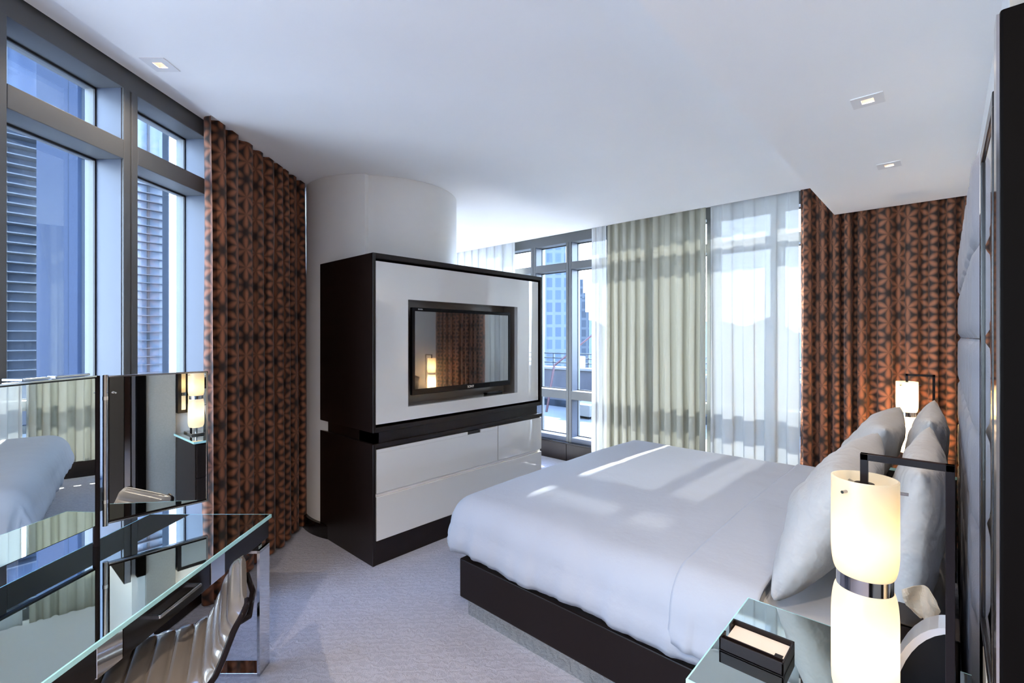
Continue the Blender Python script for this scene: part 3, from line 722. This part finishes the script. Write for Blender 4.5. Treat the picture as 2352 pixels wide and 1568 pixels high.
d = obj('drawer', MB().box(-0.04, -0.010, -0.208, 0.208, 0.616, 0.711, 0.002), 'black_gloss', t)
obj('handle', MB().box(0.014, 0.026, -0.105, 0.105, 0.672, 0.684, 0.004).box(-0.010, 0.02, -0.105, -0.093, 0.673, 0.683).box(-0.010, 0.02, 0.093, 0.105, 0.673, 0.683), 'chrome', d)
for y0 in (-0.302, 0.212): obj('chrome_band', MB().box(-0.04, -0.009, y0, y0 + 0.090, 0.618, 0.712, 0.001), 'chrome', t)
for y0 in (DY0 + 0.005, DY1 - 0.095):
    m = MB(); m.box(-0.022, -0.008, y0, y0 + 0.09, 0, 0.592, 0.001); m.box(DX0 + 0.012, DX0 + 0.026, y0, y0 + 0.09, 0, 0.592, 0.001)
    m.box(DX0 + 0.012, -0.008, y0, y0 + 0.09, 0.0, 0.014, 0.001); m.box(DX0 + 0.012, -0.008, y0, y0 + 0.09, 0.578, 0.592, 0.001)
    lg = obj('leg_frame', m, 'chrome', t)
    for xa in (-0.05, DX0 + 0.03): obj('spacer', MB().box(xa, xa + 0.02, y0 + 0.03, y0 + 0.06, 0.592, 0.62), 'chrome', lg)

MZ0, MZ1 = 0.815, 1.434
t = thing('desk_mirror', 'two-leaf vanity mirror with chrome hinge standing on the desk', 'mirror', C(-1.71, 1.98, 0.73), LROT)
zz0, zz1 = MZ0 - 0.73, MZ1 - 0.73
mp = obj('main_leaf', MB().box(-0.03, -0.012, -1.12, -0.03, zz0, zz1, 0.002), 'black_gloss', t)
obj('mirror_glass', MB().box(-0.012, -0.006, -1.115, -0.035, zz0 + 0.006, zz1 - 0.006), 'mirror', mp)
obj('top_rail', MB().box(-0.032, -0.003, -1.12, -0.03, zz1, zz1 + 0.006), 'chrome', mp)
m = MB().tube([(-0.018, -0.016, 0.0), (-0.018, -0.016, zz1 + 0.004)], 0.012, 18); obj('post', m, 'black_metal', t, smooth=True, auto=40)
m = MB().tube([(0.0, 0.006, zz0 - 0.01), (0.0, 0.006, zz1 + 0.006)], 0.0095, 18); obj('hinge', m, 'nickel', t, smooth=True, auto=40)
for zk in (zz1 - 0.10, zz0 + 0.085): obj('knuckle', MB().tube([(0.0, 0.006, zk), (0.0, 0.006, zk + 0.015)], 0.0105, 18), 'chrome', t, smooth=True, auto=40)
WA = R(-41.3 + 2.2)
Mw = Matrix.Translation((0, 0.006, 0)) @ Matrix.Rotation(WA, 4, 'Z')
wl = obj('wing_leaf', MB().box(-0.016, 0.0, 0.010, 0.375, zz0, zz1, 0.002, Mw), 'black_gloss', t)
obj('mirror_glass', MB().box(0.0, 0.004, 0.014, 0.369, zz0 + 0.012, zz1 - 0.006, 0, Mw), 'mirror', wl)
m = MB(); m.box(-0.016, 0.007, 0.369, 0.376, zz0, zz1, 0.001, Mw); m.box(-0.016, 0.007, 0.010, 0.376, zz1 - 0.005, zz1 + 0.002, 0.001, Mw); m.box(-0.016, 0.007, 0.010, 0.376, zz0 - 0.003, zz0 + 0.003, 0.001, Mw)
obj('edge_frame', m, 'nickel', wl)
obj('latch', MB().tube([Mw @ Vector((0.004, 0.022, zz1 - 0.07)), Mw @ Vector((0.03, 0.030, zz1 - 0.07))], 0.003, 8), 'chrome', wl)
obj('clip_light', MB().box(-0.10, -0.02, -0.30, -0.20, zz1 + 0.007, zz1 + 0.016, 0.003).box(-0.05, -0.01, -0.19, -0.05, zz1 + 0.007, zz1 + 0.018, 0.004), 'chrome', mp)

# chair
t = thing('desk_chair', 'ribbed taupe leather chair pulled up to the desk', 'chair', C(-1.255, 1.56), R(120) + PHI)
key = [(0.235, 0.455), (0.215, 0.482), (0.15, 0.492), (0.0, 0.484), (-0.12, 0.484), (-0.185, 0.496), (-0.225, 0.526), (-0.248, 0.572), (-0.268, 0.625), (-0.285, 0.668), (-0.308, 0.708), (-0.322, 0.728)]
def resample(pts, n):
    pts = [Vector((0, a, b)) for a, b in pts]; d = [0]
    for i in range(1, len(pts)): d.append(d[-1] + (pts[i] - pts[i - 1]).length)
    out = []
    for k in range(n + 1):
        s = d[-1] * k / n; i = max(j for j in range(len(d)) if d[j] <= s + 1e-9); i = min(i, len(pts) - 2)
        f = (s - d[i]) / (d[i + 1] - d[i]); 
        p_1 = pts[max(0, i - 1)]; p0_ = pts[i]; p1_ = pts[i + 1]; p2_ = pts[min(len(pts) - 1, i + 2)]
        q = 0.5 * ((2 * p0_) + (p1_ - p_1) * f + (2 * p_1 - 5 * p0_ + 4 * p1_ - p2_) * f * f + (3 * p0_ - p_1 - 3 * p1_ + p2_) * f ** 3)
        out.append(q)
    return out, d[-1]
NP = 150; cur, clen = resample(key, NP); rib = 0.058
def shell(i0, i1, name):
    top = []; bot = []
    for i in range(i0, i1 + 1):
        p = cur[i]; tg = (cur[min(NP, i + 1)] - cur[max(0, i - 1)]).normalized(); nr = Vector((0, tg.z, -tg.y))      # towards the sitter
        if nr.z < 0 and nr.y < 0: nr = -nr
        s = clen * i / NP; e = abs(math.sin(math.pi * s / rib)) ** 0.45
        end = min(1.0, (NP - i) / 9.0); hw = 0.225 - 0.05 * (1 - math.sqrt(max(0, 1 - (1 - end) ** 2)))
        r1 = []; r2 = []
        for k in range(17):
            u = -1 + k / 8; ed = (1 - abs(u) ** 5) ** 0.5 if abs(u) < 1 else 0
            th = (0.010 + 0.018 * e) * ed * min(1, 0.35 + end)
            r1.append(tuple(p + nr * th + Vector((u * hw, 0, 0)))); r2.append(tuple(p - nr * (0.008 * ed + 0.002) + Vector((u * hw, 0, 0))))
        top.append(r1); bot.append(r2)
    m = MB().grid(top); m.grid(bot)
    for gi in (0, len(top) - 1):
        m.grid([top[gi], bot[gi]])
    return m
sp_ = 78
obj('seat_pad', shell(0, sp_, 'seat'), 'leather_chair', t, smooth=True, auto=70)
obj('back_pad', shell(sp_, NP, 'back'), 'leather_chair', t, smooth=True, auto=70)
for sg in (-1, 1):
    pts = []
    for i in range(0, NP + 1, 3):
        p = cur[i]; end = min(1.0, (NP - i) / 9.0); hw = 0.225 - 0.05 * (1 - math.sqrt(max(0, 1 - (1 - end) ** 2)))
        tg = (cur[min(NP, i + 1)] - cur[max(0, i - 1)]).normalized(); nr = Vector((0, tg.z, -tg.y))
        if nr.z < 0 and nr.y < 0: nr = -nr
        pts.append(p - nr * 0.010 + Vector((sg * (hw - 0.004), 0, 0)))
    obj('side_rail', MB().tube(pts, 0.011, 8), 'black_metal', t, smooth=True)
obj('back_handle', MB().tube([(-0.17, -0.285, 0.645), (-0.16, -0.335, 0.66), (0, -0.35, 0.665), (0.16, -0.335, 0.66), (0.17, -0.285, 0.645)], 0.010, 8), 'black_metal', t, smooth=True)
obj('pedestal', MB().tube([(0, 0, 0.06), (0, 0, 0.42)], 0.025, 16).box(-0.2, 0.2, -0.06, 0.10, 0.41, 0.472, 0.005), 'chrome', t)
for k in range(5):
    a = R(72 * k + 20); d = Vector((math.cos(a), math.sin(a), 0))
    f_ = obj('base_arm', MB().tube([Vector((0, 0, 0.085)), d * 0.15 + Vector((0, 0, 0.08)), d * 0.27 + Vector((0, 0, 0.058))], [0.022, 0.017, 0.012], 10), 'chrome', t, smooth=True)
    n_ = Vector((-d.y, d.x, 0)); obj('caster', MB().tube([d * 0.27 + n_ * 0.018 + Vector((0, 0, 0.028)), d * 0.27 - n_ * 0.018 + Vector((0, 0, 0.028))], 0.027, 16), 'black_plastic', f_, smooth=True, auto=40)

# ------------------------------------------------------------------ downlights
def downlight(label, loc, rotz, pw=20):
    t = thing('downlight', label, 'downlight', loc, rotz, group='square recessed ceiling downlights')
    a, h = 0.056, 0.022
    m = MB(); m.box(-a, a, h, a, -0.004, 0); m.box(-a, a, -a, -h, -0.004, 0); m.box(-a, -h, -h, h, -0.004, 0); m.box(h, a, -h, h, -0.004, 0)
    obj('trim_plate', m, 'light_trim', t)
    m = MB(); m.add([(-h, -h, -0.001), (h, -h, -0.001), (h, h, -0.001), (-h, h, -0.001), (-h * .6, -h * .6, 0.028), (h * .6, -h * .6, 0.028), (h * .6, h * .6, 0.028), (-h * .6, h * .6, 0.028)], [(0, 1, 5, 4), (1, 2, 6, 5), (2, 3, 7, 6), (3, 0, 4, 7)])
    obj('reflector', m, 'light_trim', t)
    sl = bpy.data.lights.new('downlight_beam', 'SPOT'); sl.energy = pw; sl.color = (1.0, 0.84, 0.66); sl.spot_size = R(150); sl.spot_blend = 1.0; sl.shadow_soft_size = 0.012
    so = bpy.data.objects.new('downlight_beam', sl); col.objects.link(so); so.parent = t; so.location = (0, 0, -0.003)
    obj('bulb', MB().box(-0.013, 0.013, -0.013, 0.013, 0.0245, 0.0275), 'bulb', t)
    return t
def cut_square(target, loc, rotz, h=0.0215):
    M_ = Matrix.Translation(loc) @ Matrix.Rotation(rotz, 4, 'Z')
    co = bpy.data.objects.new('cut', MB().box(-h, h, -h, h, -0.05, 0.034, 0, M_).mesh('cut')); col.objects.link(co)
    bo = target.modifiers.new('cut', 'BOOLEAN'); bo.object = co; bo.operation = 'DIFFERENCE'; bo.solver = 'EXACT'
    bpy.context.view_layer.update()
    me = bpy.data.meshes.new_from_object(target.evaluated_get(bpy.context.evaluated_depsgraph_get()))
    target.modifiers.clear(); old = target.data; target.data = me; bpy.data.objects.remove(co)
for lb, tg, loc, rz in (('square ceiling downlight above the left windows', 'ceiling', C(-1.655, 2.222, ZC), PHI),
                    ('larger nearer downlight of the two over the headboard', 'ceiling_soffit', Vector((2.54, 0.25, ZS)), 0),
                    ('smaller farther downlight over the far side of the headboard', 'ceiling_soffit', Vector((3.58, 0.25, ZS)), 0)):
    cut_square(bpy.data.objects[tg], loc, rz)
    downlight(lb, loc, rz, 2.5 if tg == 'ceiling' else 3.5)
# unseen fittings added above and behind the viewer to brighten the room
for lb, tg, loc, rz in (('added unseen downlight over the near nightstand above the viewer', 'ceiling_soffit', Vector((1.50, 0.25, ZS)), 0),
                    ('added unseen downlight over the near end of the desk behind the viewer', 'ceiling', C(-1.0, -0.3, ZC), PHI),
                    ('added unseen downlight in the middle of the entry behind the viewer', 'ceiling', C(0.1, -0.9, ZC), PHI),
                    ('added unseen downlight beside the rear wall behind the viewer', 'ceiling', C(1.0, -1.5, ZC), PHI)):
    cut_square(bpy.data.objects[tg], loc, rz)
    downlight(lb, loc, rz, 32 if tg == 'ceiling' else 3.0)

# ------------------------------------------------------------------ outside the left windows: a louvred tower
fa, fb = Vector((-10.6, 10.1)), Vector((-6.6, 15.5)); fd = (fb - fa).normalized(); fang = math.atan2(fd.y, fd.x)
t = thing('louvred_tower', 'glass office tower with horizontal sun louvres outside the left windows', 'building', C(fa.x, fa.y, 0), fang + PHI)
FL = 14.0
obj('glass_wall', MB().box(-13, 1.5, 0.0, 0.2, -14, 22), 'facade_glass', t)
obj('sky_tint_glass_wall', MB().box(1.5, 9.0, 0.0, 0.2, -14, 22), 'facade_sky_tint', t)
for k in range(46):
    inst('louver', 'lvA', lambda: MB().box(-5.0, 1.5, -0.34, -0.02, -0.012, 0.012).mesh('louver'), 'louver', t, (0, 0, -3.2 + 0.205 * k))
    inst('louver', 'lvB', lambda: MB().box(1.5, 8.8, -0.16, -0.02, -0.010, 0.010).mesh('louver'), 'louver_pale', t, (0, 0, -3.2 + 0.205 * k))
for k in range(21):
    inst('glazing_bar', 'gb', lambda: MB().box(-0.025, 0.025, -0.05, 0.01, -14, 22).mesh('glazing_bar'), 'louver', t, (-4.5 + 0.62 * k, 0, 0))
t = thing('tower_pier', 'tall blue metal clad pier close outside the left window', 'building', C(-8.06, 8.0, -12), PHI)
obj('cladding', MB().box(0, 0.70, 0.0, 0.6, 0, 26, 0.01), 'tower_panel', t)
obj('dark_return', MB().box(0.70, 0.91, 0.08, 0.6, 0, 26), 'tower_dark', t)
obj('joint', MB().box(0.545, 0.550, -0.003, 0.0, 0, 26), 'tower_dark', t)
t = thing('tower_fin', 'white vertical fin on the louvred tower between window and curtain', 'building', C(-8.35, 11.5, -12), PHI)
obj('fin', MB().box(0.0, 0.155, 0, 0.4, 0, 26), 'tower_white', t)
obj('dark_strip', MB().box(-0.20, 0.0, 0.05, 0.4, 0, 26), 'tower_dark', t)  # narrow dark strip along the fin

# ------------------------------------------------------------------ outside the far windows: terrace and skyline
struct('terrace_floor', MB().box(5.2, 9.2, -8, 16, -0.15, 0.03), 'terrace_paving', 'pale terrace paving outside the far windows')
t = thing('terrace_parapet', 'grey parapet wall around the terrace outside the window', 'wall', (8.6, 4, 0.03))
obj('wall_body', MB().box(0, 0.25, -12, 7, 0, 0.83), 'parapet', t)
obj('coping', MB().box(-0.03, 0.28, -12, 7, 0.83, 0.88), 'concrete', t)
obj('kerb', MB().box(-0.06, 0.0, -12, 7, 0.0, 0.14), 'tower_dark', t)
t = thing('terrace_railing', 'metal railing beyond the terrace parapet', 'railing', (9.1, 4, 0.0))
for k in range(19): inst('post', 'rpost', lambda: MB().box(-0.015, 0.015, -0.015, 0.015, 0, 1.2).mesh('post'), 'louver', t, (0, -11 + k, 0))
for z in (0.98, 1.09, 1.2): obj('rail', MB().box(-0.015, 0.015, -11.5, 7, z - 0.015, z + 0.015), 'louver', t)
t = thing('planter_box', 'low grey planter box on the terrace', 'planter', (7.55, 4.95, 0.03))
obj('box', MB().box(0, 0.5, 0, 0.5, 0.05, 0.27, 0.01), 'concrete', t)
for i in (0.05, 0.42):
    for j in (0.05, 0.42): obj('foot', MB().box(i, i + 0.04, j, j + 0.04, 0, 0.05), 'tower_dark', t)
o = obj('vent_cabinet', MB().box(8.62, 8.9, 5.95, 6.18, 0.91, 1.16, 0.01), 'tower_white'); tag(o, 'white metal cabinet on the terrace parapet', 'cabinet')
t = thing('boom_crane', 'dark red folding crane arm leaning over the terrace', 'crane', (7.9, 6.1, 0.03))
obj('lower_arm', MB().tube([(-0.15, 0.05, 0.0), (0.25, 0.15, 0.95)], 0.025, 8), 'red_paint', t)
obj('upper_arm', MB().tube([(0.25, 0.15, 0.95), (1.0, -0.35, 1.62)], 0.022, 8), 'red_paint', t)
obj('tip_arm', MB().tube([(1.0, -0.35, 1.55), (2.2, -1.6, 1.80)], 0.016, 8), 'red_paint', t)
def twr(label, x0, x1, ytop, Y, mat, dep=18, steps=0):
    xa, xb = (x0 - 1176) / 1085 * Y, (x1 - 1176) / 1085 * Y; z = 1.6 + (773 - ytop) / 1085 * Y
    t = thing('skyscraper', label, 'building', C(xa, Y, -60), PHI)
    obj('tower_body', MB().box(0, xb - xa, 0, dep, 0, z + 60), mat, t)
    obj('crown', MB().box((xb - xa) * .2, (xb - xa) * .8, 2, dep - 2, z + 60, z + 60 + 0.03 * Y), 'tower_grey', t)
    return t
twr('tall pale blue glass skyscraper seen through the far window', 1252, 1300, 470, 130, 'tower_blue')
twr('slim rounded-top skyscraper in the distance', 1326, 1345, 672, 190, 'tower_grey')
twr('broad dark office block below the slim skyscraper', 1318, 1353, 716, 170, 'tower_grey')
twr('narrow blue tower strip beside the window mullion', 1296, 1303, 655, 210, 'tower_blue')
m = MB(); P0 = []; 
pts = [(-60 + i * 8, 300, 2 + 14 * (0.5 + nz(i * 0.35, 3.3))) for i in range(60)]
hp = []
for k in range(2): hp.append([tuple(C(p[0], p[1] + 10 * k, -60 if k == 0 else 0)) for p in pts])
vs = [tuple(C(p[0], p[1], -60)) for p in pts] + [tuple(C(p[0], p[1], p[2])) for p in pts] + [tuple(C(p[0], p[1] + 80, -60)) for p in pts]
n = len(pts); m.add(vs, [(i, i + 1, n + i + 1, n + i) for i in range(n - 1)] + [(n + i, n + i + 1, 2 * n + i + 1, 2 * n + i) for i in range(n - 1)])
struct('hills', m, 'hill', 'hazy blue hills on the horizon')
struct('ground_plane', MB().box(-300, 900, -600, 600, -62, -60), 'city_ground', 'city ground far below, brightened to bounce daylight up')
